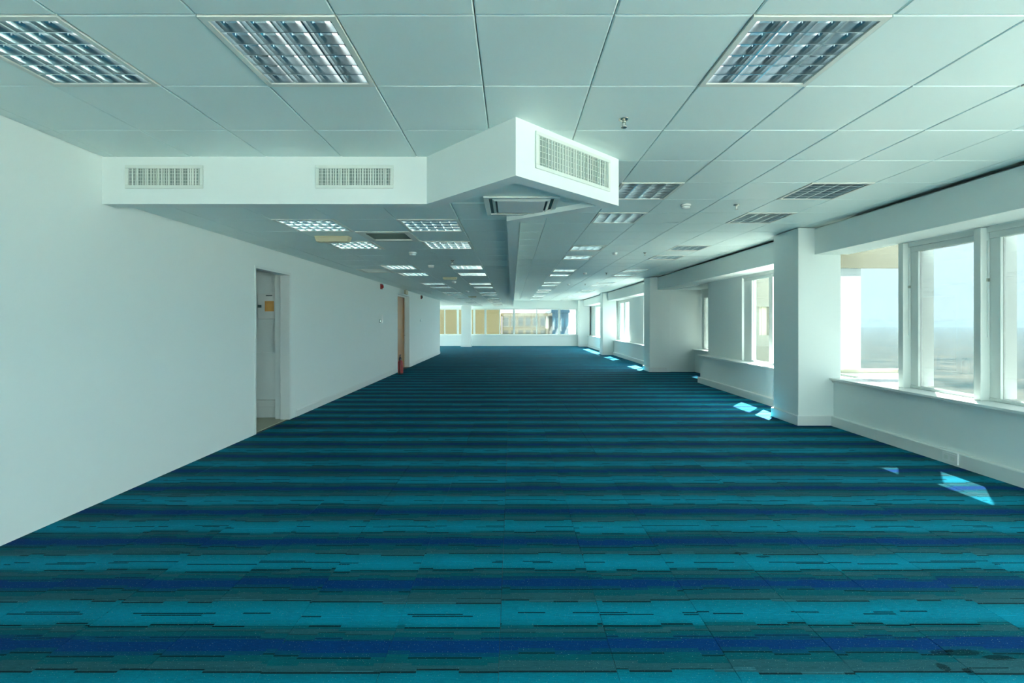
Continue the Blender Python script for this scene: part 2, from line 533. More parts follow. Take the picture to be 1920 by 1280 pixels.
for k in range(5):
    wd = 7.0/5
    MB().box(-.004, .004, k*wd+.03, (k+1)*wd-.03, 0, 2.25).build('pane', CLEAR, gw)
    MB().box(-.05, .05, k*wd-.03, k*wd+.03, 0, 2.25).build('post', FRAMEM, gw)
# baseboards of the plain wall
def baseboard(name, y0, y1, label):
    o = MB().box(XL, XL+.014, y0, y1, .001, .10).build(name, WHITE, bevel=.004)
    tag(o, label, kind='structure')
    MB().box(XL, XL+.009, y0+.02, y1-.02, .10, .112).build('baseboard_cap', WHITE, o)
baseboard('baseboard_left', 7.03, D2a-.04, 'white baseboard between the open doorway and the brown door')
baseboard('baseboard_left.001', D2b+.05, YW, 'white baseboard beyond the brown door')
# open doorway: lining and closet behind
d1 = MB().box(XL-T-.005, XL+.006, D1a-.035, D1a, .001, D1h+.035).box(XL-T-.005, XL+.006, D1b, D1b+.05, .001, D1h+.035).box(XL-T-.005, XL+.006, D1a, D1b, D1h, D1h+.035)
d1 = d1.build('door_1', WHITE, bevel=.004)
tag(d1, 'white lining of the open doorway in the plain wall', kind='structure')
cl = MB()
cl.box(-4.9, XL-T, 7.0, 7.12, 0, 3.05).box(-5.0, -4.9, 4.9, 7.12, 0, 3.05).box(-4.9, XL-T, 4.8, 4.9, 0, 3.05).box(-5.0, XL-T, 4.8, 7.12, 2.6, 2.7)
cl = cl.build('wall_closet', WALL)
tag(cl, 'white walls of the small service closet behind the doorway', kind='structure')
cf = MB().box(-4.9, XL-.06, 4.9, 7.0, -.008, .001).build('floor_closet', BEIGEFLOOR)
MB().box(XL-T-.11, XL-T-.006, 6.89, 6.999, .001, 2.6).build('door_jamb', WALL, d1)
tag(cf, 'beige floor inside the service closet', kind='structure')
cs = MB().box(-4.9, XL-T-.001, 6.975, 7.0, .001, .165).build('baseboard_closet', WHITE, bevel=.004)
tag(cs, 'tall white baseboard inside the service closet', kind='structure')
MB().box(-4.9, XL-T-.112, 6.94, 7.0, .17, .27).build('ledge_board', WHITE, cs)
# recessed brown door
d2 = thing('door_2', (XL-.19, D2a, 0), 'brown timber door set back in the plain white wall', None)
d2['kind'] = 'structure'
MB().box(.002, .042, .05, D2b-D2a-.05, .012, D2h-.05).build('door_leaf', BROWN, d2, bevel=.003)
fm = MB().box(.0, .075, .0, .048, .001, D2h).box(.0, .075, D2b-D2a-.048, D2b-D2a, .001, D2h).box(.0, .075, .048, D2b-D2a-.048, D2h-.048, D2h)
fm.build('door_frame', WHITE, d2)
h = MB().tube((.042, D2b-D2a-.12, 1.02), (.085, D2b-D2a-.12, 1.02), .008).tube((.085, D2b-D2a-.125, 1.02), (.085, D2b-D2a-.24, 1.02), .008)
h.build('door_handle', CHROME, d2)

# ------------------------------------------------------------------ window wall
def wall_right_piece(mb):
    pass
wm = MB()
SH = .66
# apron below sills, lintel above
wm.box(4.46, 4.93, YR, 11.02, 0, .63)
wm.box(4.46, 4.93, 13.47, YF, 0, .63)
wm.box(4.66, 4.755, YR, 5.54, 2.36, 3.05)
wm.box(4.66, 4.755, 5.54, 7.10, 2.55, 3.05)
wm.box(4.66, 4.755, 7.10, YF, 2.36, 3.05)
# solid piers between windows
wm.box(4.655, 4.93, 7.05, 7.10, .63, 2.36)
wm.box(4.655, 4.93, 9.42, 10.95, .63, 2.36)
wm.box(4.655, 4.93, 13.60, 14.05, .63, 2.36)
wm.box(4.655, 4.93, 16.45, 18.45, .63, 2.36)
wm.box(4.655, 4.93, 20.4, 21.0, .63, 2.36)
wm.box(4.655, 4.93, 26.0, YF, .63, 2.36)
# alcove
wm.box(4.66, 5.75, 10.95, 11.05, 0, 2.75)
wm.box(4.56, 5.75, 13.44, 13.60, 0, 2.75)
wm.box(5.28, 5.75, 11.05, 13.44, 0, .63)
wm.box(4.66, 5.75, 11.05, 13.44, 2.37, 2.75)
wm.box(5.45, 5.75, 11.05, 12.5, .63, 2.37)
wmo = wm.build('wall_right', WALL)
tag(wmo, 'white window wall with aprons, piers and an alcove', kind='structure')

# columns
ords = ['nearest pane of open landscape', 'alcove', 'striped bright window', 'far corner']
for i, y in enumerate(PIL):
    o = MB().box(PX0, PX1, y, y+PD, 0, ZH-.012).build('column_%d' % (i+1), WALL, bevel=.004)
    lab = ['square white column in front of the large landscape windows', 'square white column at the window alcove',
           'square white column beyond the alcove, third along the window wall', 'square white column at the far end of the window wall'][i]
    tag(o, lab, kind='structure')
    sk = MB().box(PX0-.025, PX1-.1, y-.025, y+PD+.025, .001, .135).build('column_skirting', WHITE, o, bevel=.005)
    if i == 0:
        MB().box(PX0-.01, PX1-.1, y-.01, y+PD+.01, .135, .142).build('skirting_cap', WHITE, sk)
# pelmets
segs = [(YR, PIL[0])] + [(PIL[i]+PD, PIL[i+1]) for i in range(3)] + [(PIL[3]+PD, YF)]
names = ['white pelmet box above the landscape windows', 'white pelmet box between the first two columns', 'white pelmet box beyond the alcove column',
         'white pelmet box before the last column', 'short white pelmet box at the far corner']
for i, (a, b2) in enumerate(segs):
    o = MB().box(XP, 4.66, a, b2, ZB-.005, ZH-.03).build('trim_%d' % (i+1), WALL, bevel=.004)
    tag(o, names[i], kind='structure')
# sills
sl_ = [(YR, 6.449, 4.40, 4.93), (7.061, 11.045, 4.40, 4.93), (14.02, 20.34, 4.40, 4.93), (20.97, 27.29, 4.40, 4.93)]
nm = ['white window sill under the landscape windows', 'white window sill between first column and alcove', 'white window sill beyond the alcove column', 'white window sill near the far corner']
for i, (a, b2, x0, x1) in enumerate(sl_):
    o = MB().box(x0, x1, a, b2, .63, SH).build('trim_%d' % (i+6), SILLM, bevel=.005)
    tag(o, nm[i], kind='structure')
    if i < 2: MB().box(x0+.03, 4.46, a+.005, b2-.005, .60, .63).build('sill_batten', SILLM, o)
o = MB().box(5.22, 5.75, 11.051, 13.439, .63, SH).build('trim_10', SILLM, bevel=.005)
tag(o, 'white window sill deep inside the alcove', kind='structure')
# cable trunking run along the aprons
def trunking(name, cuts, label, socket=None):
    o = link(name, None); o.location = (4.46, cuts[0], 0)
    tag(o, label, kind='structure')
    for a, b2 in zip(cuts[:-1], cuts[1:]):
        MB().rings([[(-.001,a-cuts[0]+.0015,.001),(-.055,a-cuts[0]+.0015,.001),(-.055,a-cuts[0]+.0015,.128),(-.047,a-cuts[0]+.0015,.136),(-.001,a-cuts[0]+.0015,.136)],
                    [(-.001,b2-cuts[0]-.0015,.001),(-.055,b2-cuts[0]-.0015,.001),(-.055,b2-cuts[0]-.0015,.128),(-.047,b2-cuts[0]-.0015,.136),(-.001,b2-cuts[0]-.0015,.136)]]
                   ).build('trunking_length', WHITE, o)
    if socket:
        s0 = socket - cuts[0]
        k = MB().box(-.066, -.0555, s0, s0+.148, .028, .115).build('socket_outlet', PLAST, o, bevel=.002)
        MB().box(-.0675, -.066, s0+.02, s0+.06, .05, .09).box(-.0675, -.066, s0+.088, s0+.128, .05, .09).build('socket_face', GRILLE, k)
        MB().box(-.069, -.055, s0-.014, s0-.006, .02, .132).build('cover_clip', PLAST, o)
trunking('baseboard_right', [-1.2, 1.2, 3.4, 5.63, 6.42], 'white cable trunking under the landscape window sill', 4.60)
trunking('baseboard_right.001', [7.10, 7.75, 9.4, 11.04], 'white cable trunking between first column and alcove')
trunking('baseboard_right.002', [14.05, 15.9, 18.1, 20.3], 'white cable trunking beyond the alcove column')
trunking('baseboard_right.003', [21.0, 24.0, 27.2], 'white cable trunking near the far corner')

# windows -------------------------------------------------------------
win_n = 0
def window(y0, y1, z0, z1, label, xg=XG, fw=.045, bottom=.03, top=.11, glassmat=None, stile_far=.0, stile_near=.0):
    """window in a plane facing the room (x = xg), between y0 (near) and y1 (far)"""
    global win_n
    win_n += 1
    o = link('window_%d' % win_n, None); o.location = (xg, y0, z0)
    tag(o, label, kind='structure')
    L_ = y1-y0; H_ = z1-z0
    f = MB()
    if bottom: f.box(-.035, .035, 0, L_, 0, bottom)
    if top: f.box(-.035, .035, 0, L_, H_-top, H_)
    a, b2 = stile_near or fw*.0, stile_far
    if stile_near: f.box(-.03, .03, 0, stile_near, bottom, H_-top)
    if stile_far: f.box(-.03, .03, L_-stile_far, L_, bottom, H_-top)
    if f.v: f.build('window_frame', FRAMEM, o, bevel=.004)
    MB().box(-.003, .003, stile_near, L_-stile_far, bottom, H_-top).build('pane', glassmat or CLEAR, o)
    if top:
        MB().box(-.06, -.036, .002, L_-.002, H_-top*.45, H_).build('head_bead', FRAMEM, o)
    return o
# bay one: mullions with outer fins
M1 = 5.47
mull = [M1 - .905*k for k in range(0, 12)]
for k, y in enumerate(mull):
    far = (y, y+.07)
    o = link('mullion', None); o.location = (4.60, y, SH)
    vis = ['white window mullion beside the column-side pane, with slim lever bar', 'white window mullion between the two widest landscape panes']
    o.name = 'window_mullion'
    tag(o, vis[k] if k < 2 else 'white window mullion of the landscape window row, %s from the column' % ORD[k], kind='structure')
    MB().box(0, .14, 0, .07, .0, 1.70).build('post', FRAMEM, o, bevel=.004)
    MB().box(.14, .27, -.10 if k == 0 else -.08, .07, .03, 1.70).build('outer_fin', FRAMEM, o)
    MB().box(.062, .074, -.008, 0, .62, 1.57).build('lever_bar', FRAMEM, o, bevel=.002)
    MB().box(.055, .081, -.012, 0, 1.17, 1.20).build('bar_keeper', CHROME, o)
labs = ['landscape window pane next to the first mullion', 'landscape window pane cut by the picture edge']
for k in range(len(mull)-1):
    near, far = mull[k+1]+.07, mull[k]
    lab = labs[k] if k < 2 else 'landscape window pane out of view, %s from the column' % ORD[k+1]
    window(near, far, SH, 2.36, lab, stile_far=.10, glassmat=GLASS if near > 1.7 else CLEAR)  # unseen near panes take clear glass to let in more light
# pane between first mullion and column, open to the projecting return
window(M1+.07, 7.05, SH, 2.55, 'frameless clear pane beside the square column', bottom=.0, top=.0, glassmat=GLASS)
# projecting return outside that pane
rt = link('window_return', None); rt.location = (4.93, 7.07, SH)
tag(rt, 'projecting glazed return with tan header outside the column pane', kind='structure')
MB().box(0, 1.3, 0, .12, 1.616, 2.05).build('header', TAN, rt, bevel=.006)
MB().box(0, 1.3, -.02, .12, 1.60, 1.65).build('header_drip', TAN, rt)
MB().box(0, 1.3, 0, .12, 0.0, .055).build('bottom_rail', TAN, rt)
MB().box(-.17, .40, -1.0, .12, 2.05, 2.17).build('shade_slab', TAN, rt)  # slab added to keep sun off the column pane
MB().box(.02, .41, .05, .056, .055, 1.60).build('pane', MILKY, rt)
MB().prism([(0, -1.48), (1.0, 0), (0, 0)], -.18, -.004).build('outer_ledge', SILLM, rt)
# bay two
window(7.10, 8.42, SH, 2.36, 'window sash hidden behind the first column', stile_near=.06, stile_far=.05)  # hidden sash widened and left clear to let in more daylight
window(8.42, 9.40, SH, 2.36, 'narrow window showing the cream wall, beyond first column', stile_near=.07, stile_far=.30, glassmat=MID)
# alcove window
window(12.5, 13.42, SH, 2.37, 'narrow bright window inside the alcove', xg=5.5, stile_near=.10, stile_far=.16, top=.25, glassmat=GLASS)
# bay three and four
window(18.45, 19.4, SH, 2.36, 'far window with pale vertical frames, half beside the pier', stile_near=.06, stile_far=.08, glassmat=MID)
window(19.4, 20.4, SH, 2.36, 'far window with pale vertical frames, half beside third column', stile_near=.08, stile_far=.10, glassmat=MID)
window(14.05, 15.25, SH, 2.36, 'added clear sash hidden behind the alcove column, lighting the far room', stile_near=.06, stile_far=.05)  # hidden sash added to brighten the far part of the room
window(15.25, 16.45, SH, 2.36, 'second added clear sash hidden behind the alcove column, lighting the far room', stile_near=.06, stile_far=.05)  # another hidden sash added for more light on the plain wall
window(21.0, 22.2, SH, 2.36, 'added clear sash hidden behind the third column, lighting the far room', stile_near=.06, stile_far=.05)  # hidden sash added to light the far bay
window(22.2, 24.1, SH, 2.36, 'small far window past the third column', stile_near=.08, stile_far=.08)
window(24.1, 26.0, SH, 2.36, 'small far window before the fourth column', stile_near=.08, stile_far=.08)

# cream fin outside bay two
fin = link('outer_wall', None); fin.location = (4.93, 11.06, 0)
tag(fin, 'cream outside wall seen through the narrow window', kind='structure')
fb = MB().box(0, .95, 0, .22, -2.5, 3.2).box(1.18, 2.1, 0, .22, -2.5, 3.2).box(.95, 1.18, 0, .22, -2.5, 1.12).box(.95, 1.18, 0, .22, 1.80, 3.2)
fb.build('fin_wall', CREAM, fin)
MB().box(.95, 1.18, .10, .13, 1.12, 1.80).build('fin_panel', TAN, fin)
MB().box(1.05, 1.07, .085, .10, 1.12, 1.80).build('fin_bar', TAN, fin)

# ------------------------------------------------------------------ far wall
FY = 28.1
wf = MB()
wf.box(-8.2, 4.95, FY, YF+.2, 0, .63).box(-8.2, 4.95, FY+.1, YF+.2, 2.27, 3.05).box(3.95, 4.95, FY, YF+.2, .63, 3.05).box(-8.2, -4.9, FY, YF+.2, .63, 2.3)
o = wf.build('wall_far', WALL); tag(o, 'white far wall with a band of windows', kind='structure')
o = MB().box(-4.9, 3.95, FY-.04, FY+.5, .63, SH).build('trim_11', SILLM); tag(o, 'white sill along the far wall windows', kind='structure')
o = MB().box(-2.96, -2.40, FY-1.0, FY-.42, 0, ZL).build('column_5', WALL, bevel=.004); tag(o, 'square white column standing before the far wall', kind='structure')
MB().box(-2.99, -2.37, FY-1.03, FY-.39, .001, .12).build('column_skirting', WHITE, o)
o = MB().box(-1.2, -.95, FY-.03, FY, .03, .13).build('socket_outlet', PLAST); tag(o, 'small white socket box low on the far wall', 'socket')
cuts = [-4.9, -3.3, -2.3, -1.62, .12, 2.88, 3.95]
fl_lab = ['far wall window with tan view beside the wing', 'far wall window behind the free column', 'far wall window with plain tan view', 'far wall window showing cream building fronts', 'wide far wall window with cream and blue buildings', 'far wall window with bright white sky']
for i in range(len(cuts)-1):
    win_n += 1
    a, b2 = cuts[i], cuts[i+1]
    o = link('window_%d' % win_n, None); o.location = (a, FY+.25, SH); tag(o, fl_lab[i], kind='structure')
    L_ = b2-a; H_ = 2.27-SH
    MB().box(0, .06, -.04, .04, 0, H_).box(L_-.06, L_, -.04, .04, 0, H_).box(.06, L_-.06, -.04, .04, 0, .05).box(.06, L_-.06, -.04, .04, H_-.07, H_).build('window_frame', FRAMEM, o)
    if L_ > 1.2:
        MB().box(L_/2-.03, L_/2+.03, -.03, .03, .05, H_-.07).build('window_bar', FRAMEM, o)
    MB().box(.06, L_-.06, -.004, .004, .05, H_-.07).build('pane', MID, o)

# ------------------------------------------------------------------ ceiling lights
def light_proto(detail=True):
    root = link('ceiling_light', None)
    f = MB()
    s, i_ = .2975, .270
    for (a, b2, c, d) in ((-s, s, -s, -i_), (-s, s, i_, s), (-s, -i_, -i_, i_), (i_, s, -i_, i_)):
        f.box(a, b2, c, d, -.006, .02)
    f.build('frame', FIXT, root)
    h = MB()
    t_ = .28
    h.box(-t_, t_, -t_, t_, .105, .110).box(-t_, -t_+.004, -t_, t_, .02, .105).box(t_-.004, t_, -t_, t_, .02, .105).box(-t_+.004, t_-.004, -t_, -t_+.004, .02, .105).box(-t_+.004, t_-.004, t_-.004, t_, .02, .105)
    h.build('housing', MIRROR, root)
    def vblade(x):   # parabolic longitudinal blade, wide at top
        m = MB()
        prof = [(-.005, 0), (-.007, .018), (-.013, .036), (-.024, .048), (.024, .048), (.013, .036), (.007, .018), (.005, 0)]
        m.rings([[(x+px, -i_, pz) for px, pz in reversed(prof)], [(x+px, i_, pz) for px, pz in reversed(prof)]])
        return m
    def cblade(y):
        m = MB()
        prof = [(-.003, 0), (-.0045, .040), (.0045, .040), (.003, 0)]
        m.rings([[(-i_, y+py, pz) for py, pz in prof], [(i_, y+py, pz) for py, pz in prof]])
        return m
    xs = [-.135, 0, .135]; ys = [-.18, -.09, 0, .09, .18]
    if detail:
        v = vblade(0).mesh('louvre_blade', MIRROR)
        for x in [-.2695]+xs+[.2695]:
            o = link('louvre_blade', v, root); o.location.x = x
        c = cblade(0).mesh('cross_blade', MIRROR)
        for y in [-.268]+ys+[.268]:
            o = link('cross_blade', c, root); o.location.y = y
    else:
        m = MB()
        for x in [-.2695]+xs+[.2695]:
            q = vblade(x); n = len(m.v); m.v += q.v; m.f += [tuple(n+i for i in f_) for f_ in q.f]
        for y in ys:
            q = cblade(y); n = len(m.v); m.v += q.v; m.f += [tuple(n+i for i in f_) for f_ in q.f]
        m.build('louvre_grid', MIRROR, root)
    tb = MB().tube((0, -.262, 0), (0, .262, 0), .011, 6).mesh('lamp_tube', TUBE)
    for x in (-.2025, -.0675, .0675, .2025):
        o = link('lamp_tube', tb, root); o.location = (x, 0, .075)
    return root
pd = light_proto(True); pf = light_proto(False)
used = {True: False, False: False}
for (x, y, z, rot, lab) in lights:
    near = y < 7.0 and y > 0
    p = pd if near else pf
    if not used[near]: used[near] = True; o = p
    else: o = copy_tree(p)
    o.location = (x+.3, y+.3, z)
    o.rotation_euler.z = math.pi/2 if rot else 0
    tag(o, lab, 'ceiling light', 'recessed louvre ceiling lights')

# ------------------------------------------------------------------ bulkhead grilles
def grille(loc, ang, wd, ht, label, rng):
    r = thing('air_grille', loc, label, 'vent', 'bulkhead air grilles', (0, 0, ang))
    b = .026
    MB().box(-wd/2, wd/2, -.012, 0, -ht/2, -ht/2+b).box(-wd/2, wd/2, -.012, 0, ht/2-b, ht/2).box(-wd/2, -wd/2+b, -.012, 0, -ht/2+b, ht/2-b).box(wd/2-b, wd/2, -.012, 0, -ht/2+b, ht/2-b).build('frame', GRILLE, r, bevel=.003)
    MB().box(-wd/2+b, wd/2-b, -.0005, .0005, -ht/2+b, ht/2-b).build('backing', DARK, r)
    n = 27; sw = (wd-2*b)/n; hh = ht/2-b
    me = MB().box(-.001, .001, -.010, .0, -hh, hh).mesh('blade', GRILLE)
    rr = random.Random(rng)
    for i in range(n):
        o = link('blade', me, r)
        base = .5*math.sin(i*.35+rng)
        o.location = (-wd/2+b+sw*(i+.5)+rr.uniform(-.003, .003), -.001, 0); o.rotation_euler.z = base + rr.uniform(-.5, .5)
        o.scale.x = rr.choice((1.2, 1.6, 3.0, 5.0))
    for i in range(5):
        z = -hh + 2*hh*(i+.5)/5
        MB().box(-wd/2+b, wd/2-b, -.0025, -.0006, z-.0012, z+.0012).build('cross_blade', GRILLE, r)
    return r
zc = EYE + (604-332)*3.71/872
grille((-2.77, 3.709, zc), 0, .62, .185, 'white air grille on straight bulkhead face beside the plain wall', 1)
grille((-1.254, 3.709, zc), 0, .62, .185, 'white air grille on straight bulkhead face beside its bend', 2)
dv = Vector((.865-.024, 3.77-2.99)); ag = math.atan2(dv.y, dv.x)
mid = (.024+dv.x*.52, 2.99+dv.y*.52)
nn = Vector((dv.y, -dv.x)).normalized()*.001
grille((mid[0]+nn.x, mid[1]+nn.y, 2.585), ag, .84, .25, 'long white air grille on the diagonal bulkhead face', 4)

# ceiling vents
for (x, y), lab in zip(VENTS, ['dark square air vent in the lowered ceiling between louvre lights', 'pale square air vent in the lowered ceiling by plain wall']):
    r = thing('ceiling_vent', (x+.3, y+.3, ZL), lab, 'vent', 'lowered ceiling vents')
    s, i_ = .297, .225
    f = MB()
    for (a, b2, c, d) in ((-s, s, -s, -i_), (-s, s, i_, s), (-s, -i_, -i_, i_), (i_, s, -i_, i_)): f.box(a, b2, c, d, -.006, .015)
    f.build('frame', FIXT, r)
    MB().box(-i_, i_, -i_, i_, .05, .058).build('backing', VOID, r)
    SL = mat('vent_slat', (.07, .11, .10), .6) if y < 6 else GRILLE
    me = MB().rings([[(-i_, .001, 0), (-i_, -.012, .02), (-i_, -.014, .02), (-i_, -.001, 0)], [(i_, .001, 0), (i_, -.012, .02), (i_, -.014, .02), (i_, -.001, 0)]]).mesh('slat', SL)
    for k in range(8):
        o = link('slat', me, r); o.location.y = -i_+.03+k*.052
# four-way diffuser under the diagonal corner
r = thing('ceiling_diffuser', (.075, 3.93, ZL), 'square stepped air diffuser under the diagonal bulkhead corner', 'vent')
def sqring(s0, z0, s1, z1, t=.004):
    m = MB()
    m.rings([[(-s0,-s0,z0),(s0,-s0,z0),(s0,s0,z0),(-s0,s0,z0)], [(-s1,-s1,z1),(s1,-s1,z1),(s1,s1,z1),(-s1,s1,z1)],
             [(-s1+t,-s1+t,z1),(s1-t,-s1+t,z1),(s1-t,s1-t,z1),(-s1+t,s1-t,z1)], [(-s0+t,-s0+t,z0),(s0-t,-s0+t,z0),(s0-t,s0-t,z0),(-s0+t,s0-t,z0)],
             [(-s0,-s0,z0),(s0,-s0,z0),(s0,s0,z0),(-s0,s0,z0)]], caps=False)
    return m
f = MB()
for (a, b2, c, d) in ((-.30, .30, -.30, -.262), (-.30, .30, .262, .30), (-.30, -.262, -.262, .262), (.262, .30, -.262, .262)): f.box(a, b2, c, d, -.014, -.0005)
f.build('outer_frame', GRILLE, r, bevel=.003)
sqring(.235, -.004, .215, -.018, .006).build('middle_cone', GRILLE, r)
MB().box(-.195, .195, -.195, .195, -.016, -.010).build('centre_plate', PLAST, r, bevel=.004)
MB().box(-.26, .26, -.26, .26, -.004, -.001).build('backing', DGREY, r)
for sx_ in (-1, 1):
    for sy_ in (-1, 1): MB().tube((sx_*.15, sy_*.15, -.011), (sx_*.15, sy_*.15, -.004), .006).build('hanger', CHROME, r)

# sprinklers and detectors -------------------------------------------------
def sprinkler(x, y, z, lab):
    r = thing('sprinkler', (x, y, z), lab, 'sprinkler', 'pendent ceiling sprinklers')
    MB().lathe([(.034, -.0005), (.034, -.004), (.026, -.009), (.012, -.010)], 18).build('escutcheon', CHROME, r, smooth=True)
    MB().lathe([(.011, -.009), (.011, -.022), (.007, -.026)], 12).build('body', CHROME, r, smooth=True)
    fr_ = MB()
    for s in (-1, 1): fr_.tube((s*.010, 0, -.022), (s*.012, 0, -.045), .0025, 6).tube((s*.012, 0, -.045), (0, 0, -.055), .0025, 6)
    fr_.build('yoke', CHROME, r)
    MB().tube((0, 0, -.026), (0, 0, -.050), .003, 8).build('bulb', GRILLE, r)
    MB().lathe([(.006, -.053), (.019, -.055), (.019, -.057), (.004, -.058)], 16).build('deflector', CHROME, r)
    return r
def detector(x, y, z, lab):
    r = thing('smoke_detector', (x, y, z), lab, 'smoke detector', 'round ceiling smoke detectors')
    MB().lathe([(.055, -.0005), (.055, -.012), (.050, -.016)], 24).build('base', PLAST, r, smooth=True)
    MB().lathe([(.046, -.016), (.050, -.022), (.046, -.036), (.030, -.046), (.010, -.048)], 24).build('dome', PLAST, r, smooth=True)
    MB().lathe([(.0515, -.0225), (.0515, -.0255)], 24).build('sensing_slot', DGREY, r)
    return r
sprinkler(.727, 3.02, ZH, 'chrome sprinkler on upper ceiling before the diagonal bulkhead corner')
for i, y in enumerate((5.22, 8.82, 12.42, 16.02)):
    sprinkler(2.52, y, ZH, 'small sprinkler, %s beyond the bulkhead on the upper ceiling' % ORD[i])
    detector(1.95, y, ZH, 'white smoke detector, %s beyond the bulkhead on the upper ceiling' % ORD[i])
for i, y in enumerate((6.56, 8.05, 11.2, 14.6)):
    detector(-1.40, y, ZL, 'white smoke detector, %s along the lowered ceiling' % ORD[i])
for i, (x, y) in enumerate(((-2.58, 15.0), (-.95, 7.4))):
    sprinkler(x, y, ZL, ['small sprinkler on lowered ceiling past the brown door', 'small sprinkler on lowered ceiling by second pair of lights'][i])
def battery_light(x, y, z, lab, s=1.0):
    r = thing('emergency_light', (x, y, z), lab, 'emergency light', 'beige emergency lights')
    r.scale = (s, s, s)
    a = [(-.19, -.055), (.19, -.055), (.19, .055), (-.19, .055)]
    MB().rings([[(px*1.0, py*1.0, -.0005) for px, py in reversed(a)], [(px*1.0, py, -.02) for px, py in reversed(a)], [(px*.93, py*.8, -.062) for px, py in reversed(a)]]).build('body', BEIGE, r)
    MB().box(-.15, .15, -.03, .03, -.066, -.062).build('lens', BEIGE, r, bevel=.002)
    MB().box(-.195, .195, -.06, .06, -.008, -.0004).build('base_plate', BEIGE, r)
battery_light(-2.06, 5.36, ZL, 'beige emergency light box between the first two wall-side louvre lights')
battery_light(-1.36, 10.2, ZL, 'small beige emergency light box farther along the lowered ceiling', .8)
battery_light(-1.5, 17.6, ZL, 'tiny beige emergency light box deep along the lowered ceiling', .8)

# ------------------------------------------------------------------ things on the plain wall
def sounder(y, z, lab, dark):
    r = thing('alarm_sounder', (XL, y, z), lab, 'alarm', 'red alarm sounders')
    MB().box(.0005, .03, -.06, .06, -.065, .065).build('back_box', RED, r, bevel=.006)
    MB().lathe([(.045, .03), (.045, .055), (.030, .065), (.008, .066)], 20, axis='x').build('horn', RED if not dark else DGREY, r, smooth=True)
    MB().box(.03, .05, -.045, .045, .045, .062).build('strobe', DGREY, r)
sounder(11.6, EYE+.89, 'red alarm sounder high on the wall before the brown door', False)
sounder(16.7, EYE+.90, 'dark red alarm sounder high on the wall beyond the brown door', True)
def switch(y, z, h_, wd, m, lab, cat='switch'):
    r = thing('wall_switch', (XL, y, z), lab, cat, 'switches on the plain wall')
    MB().box(.0005, .012, -wd/2, wd/2, -h_/2, h_/2).build('plate', m, r, bevel=.002)
    n = max(1, int(round(h_/.09)))
    for i in range(n):
        zz = -h_/2 + h_*(i+.5)/n
        MB().box(.012, .016, -wd*.28, wd*.28, zz-.025, zz+.025).build('rocker', m if m is PLAST else CHROME, r)
switch(11.72, EYE+.085, .20, .085, PLAST, 'tall white switch plate on the wall before the brown door')
switch(11.50, EYE+.03, .085, .085, DGREY, 'small grey key switch beside the tall white plate')
switch(16.6, EYE+.07, .085, .085, DGREY, 'small grey switch on the wall beyond the brown door')
r = thing('exit_sign', (XL+.14, 13.75, ZL), 'small tan exit light box hanging above the brown door', 'exit sign')
MB().tube((0, 0, -.0005), (0, 0, -.04), .008).build('stem', BEIGE, r)
MB().box(-.03, .03, -.14, .14, -.16, -.04).build('body', BEIGE, r, bevel=.004)

# fire extinguishers
def extinguisher(loc, lab, m, h_, rad, hung=False):
    r = thing('fire_extinguisher', loc, lab, 'fire extinguisher', 'fire extinguishers')
    b0 = .0
    MB().lathe([(rad*.9, b0), (rad*1.0, b0+.012), (rad*1.0, b0+.03)], 20).build('foot_ring', BLACK, r, smooth=True)
    MB().lathe([(rad*.98, b0+.03), (rad, b0+.05), (rad, h_*.74), (rad*.85, h_*.81), (rad*.45, h_*.86), (rad*.3, h_*.88)], 20).build('cylinder', m, r, smooth=True)
    vv = MB().lathe([(rad*.28, h_*.88), (rad*.28, h_*.93)], 12).build('valve', CHROME, r)
    MB().box(-.012, .012, -.02, .10, h_*.93, h_*.955).box(-.012, .012, -.02, .085, h_*.975, h_).box(-.012, .012, -.02, .0, h_*.955, h_*.975).build('lever', BLACK, vv, bevel=.002)
    hz = MB()
    pts = [(0, -.02, h_*.91), (.0, -.06, h_*.90), (.0, -rad-.012, h_*.7), (0, -rad-.012, h_*.30)]
    for p, q in zip(pts[:-1], pts[1:]): hz.tube(p, q, .010, 8)
    hz.lathe([(.010, 0), (.018, -.10)], 10, c=(0, -rad-.012, h_*.30))
    hz.build('hose', BLACK, vv)
    return r
extinguisher((-3.07, 12.82, .0008), 'red fire extinguisher standing on the carpet before the brown door', RED, .44, .072)
extinguisher((XL-.085, 13.95, .0008), 'slim black extinguisher standing against the brown door', BLACK, .46, .038)

# closet contents
r = thing('electrical_panel', (-3.63, 6.999, EYE+.045), 'white electrical panel with orange label in the closet', 'electrical panel')
MB().box(-.185, .185, -.03, 0, 0, .385).build('back_box', WHITE, r, bevel=.003)
dr = MB().box(-.172, .172, -.045, -.0305, .012, .373).build('door', PLAST, r, bevel=.003)
MB().box(-.065, .07, -.0475, -.0452, .118, .272).build('warning_label', ORANGE, dr)
MB().box(-.048, .045, -.0475, -.0452, .345, .362).build('name_strip', DGREY, dr)
MB().box(-.165, -.115, -.058, -.0452, .175, .215).build('latch', DGREY, dr, bevel=.002)
r = thing('service_cabinet', (-3.70, 6.999, .275), 'low white service cabinet under the electrical panel', 'cabinet')
MB().box(-.36, .27, -.012, 0, 0, .70).build('recess_strip', GRILLE, r)  # greyer strip stands in for the shaded recess beside the door
MB().box(-.36, .205, -.055, -.012, .0, .70).build('door', WALL, r, bevel=.003)

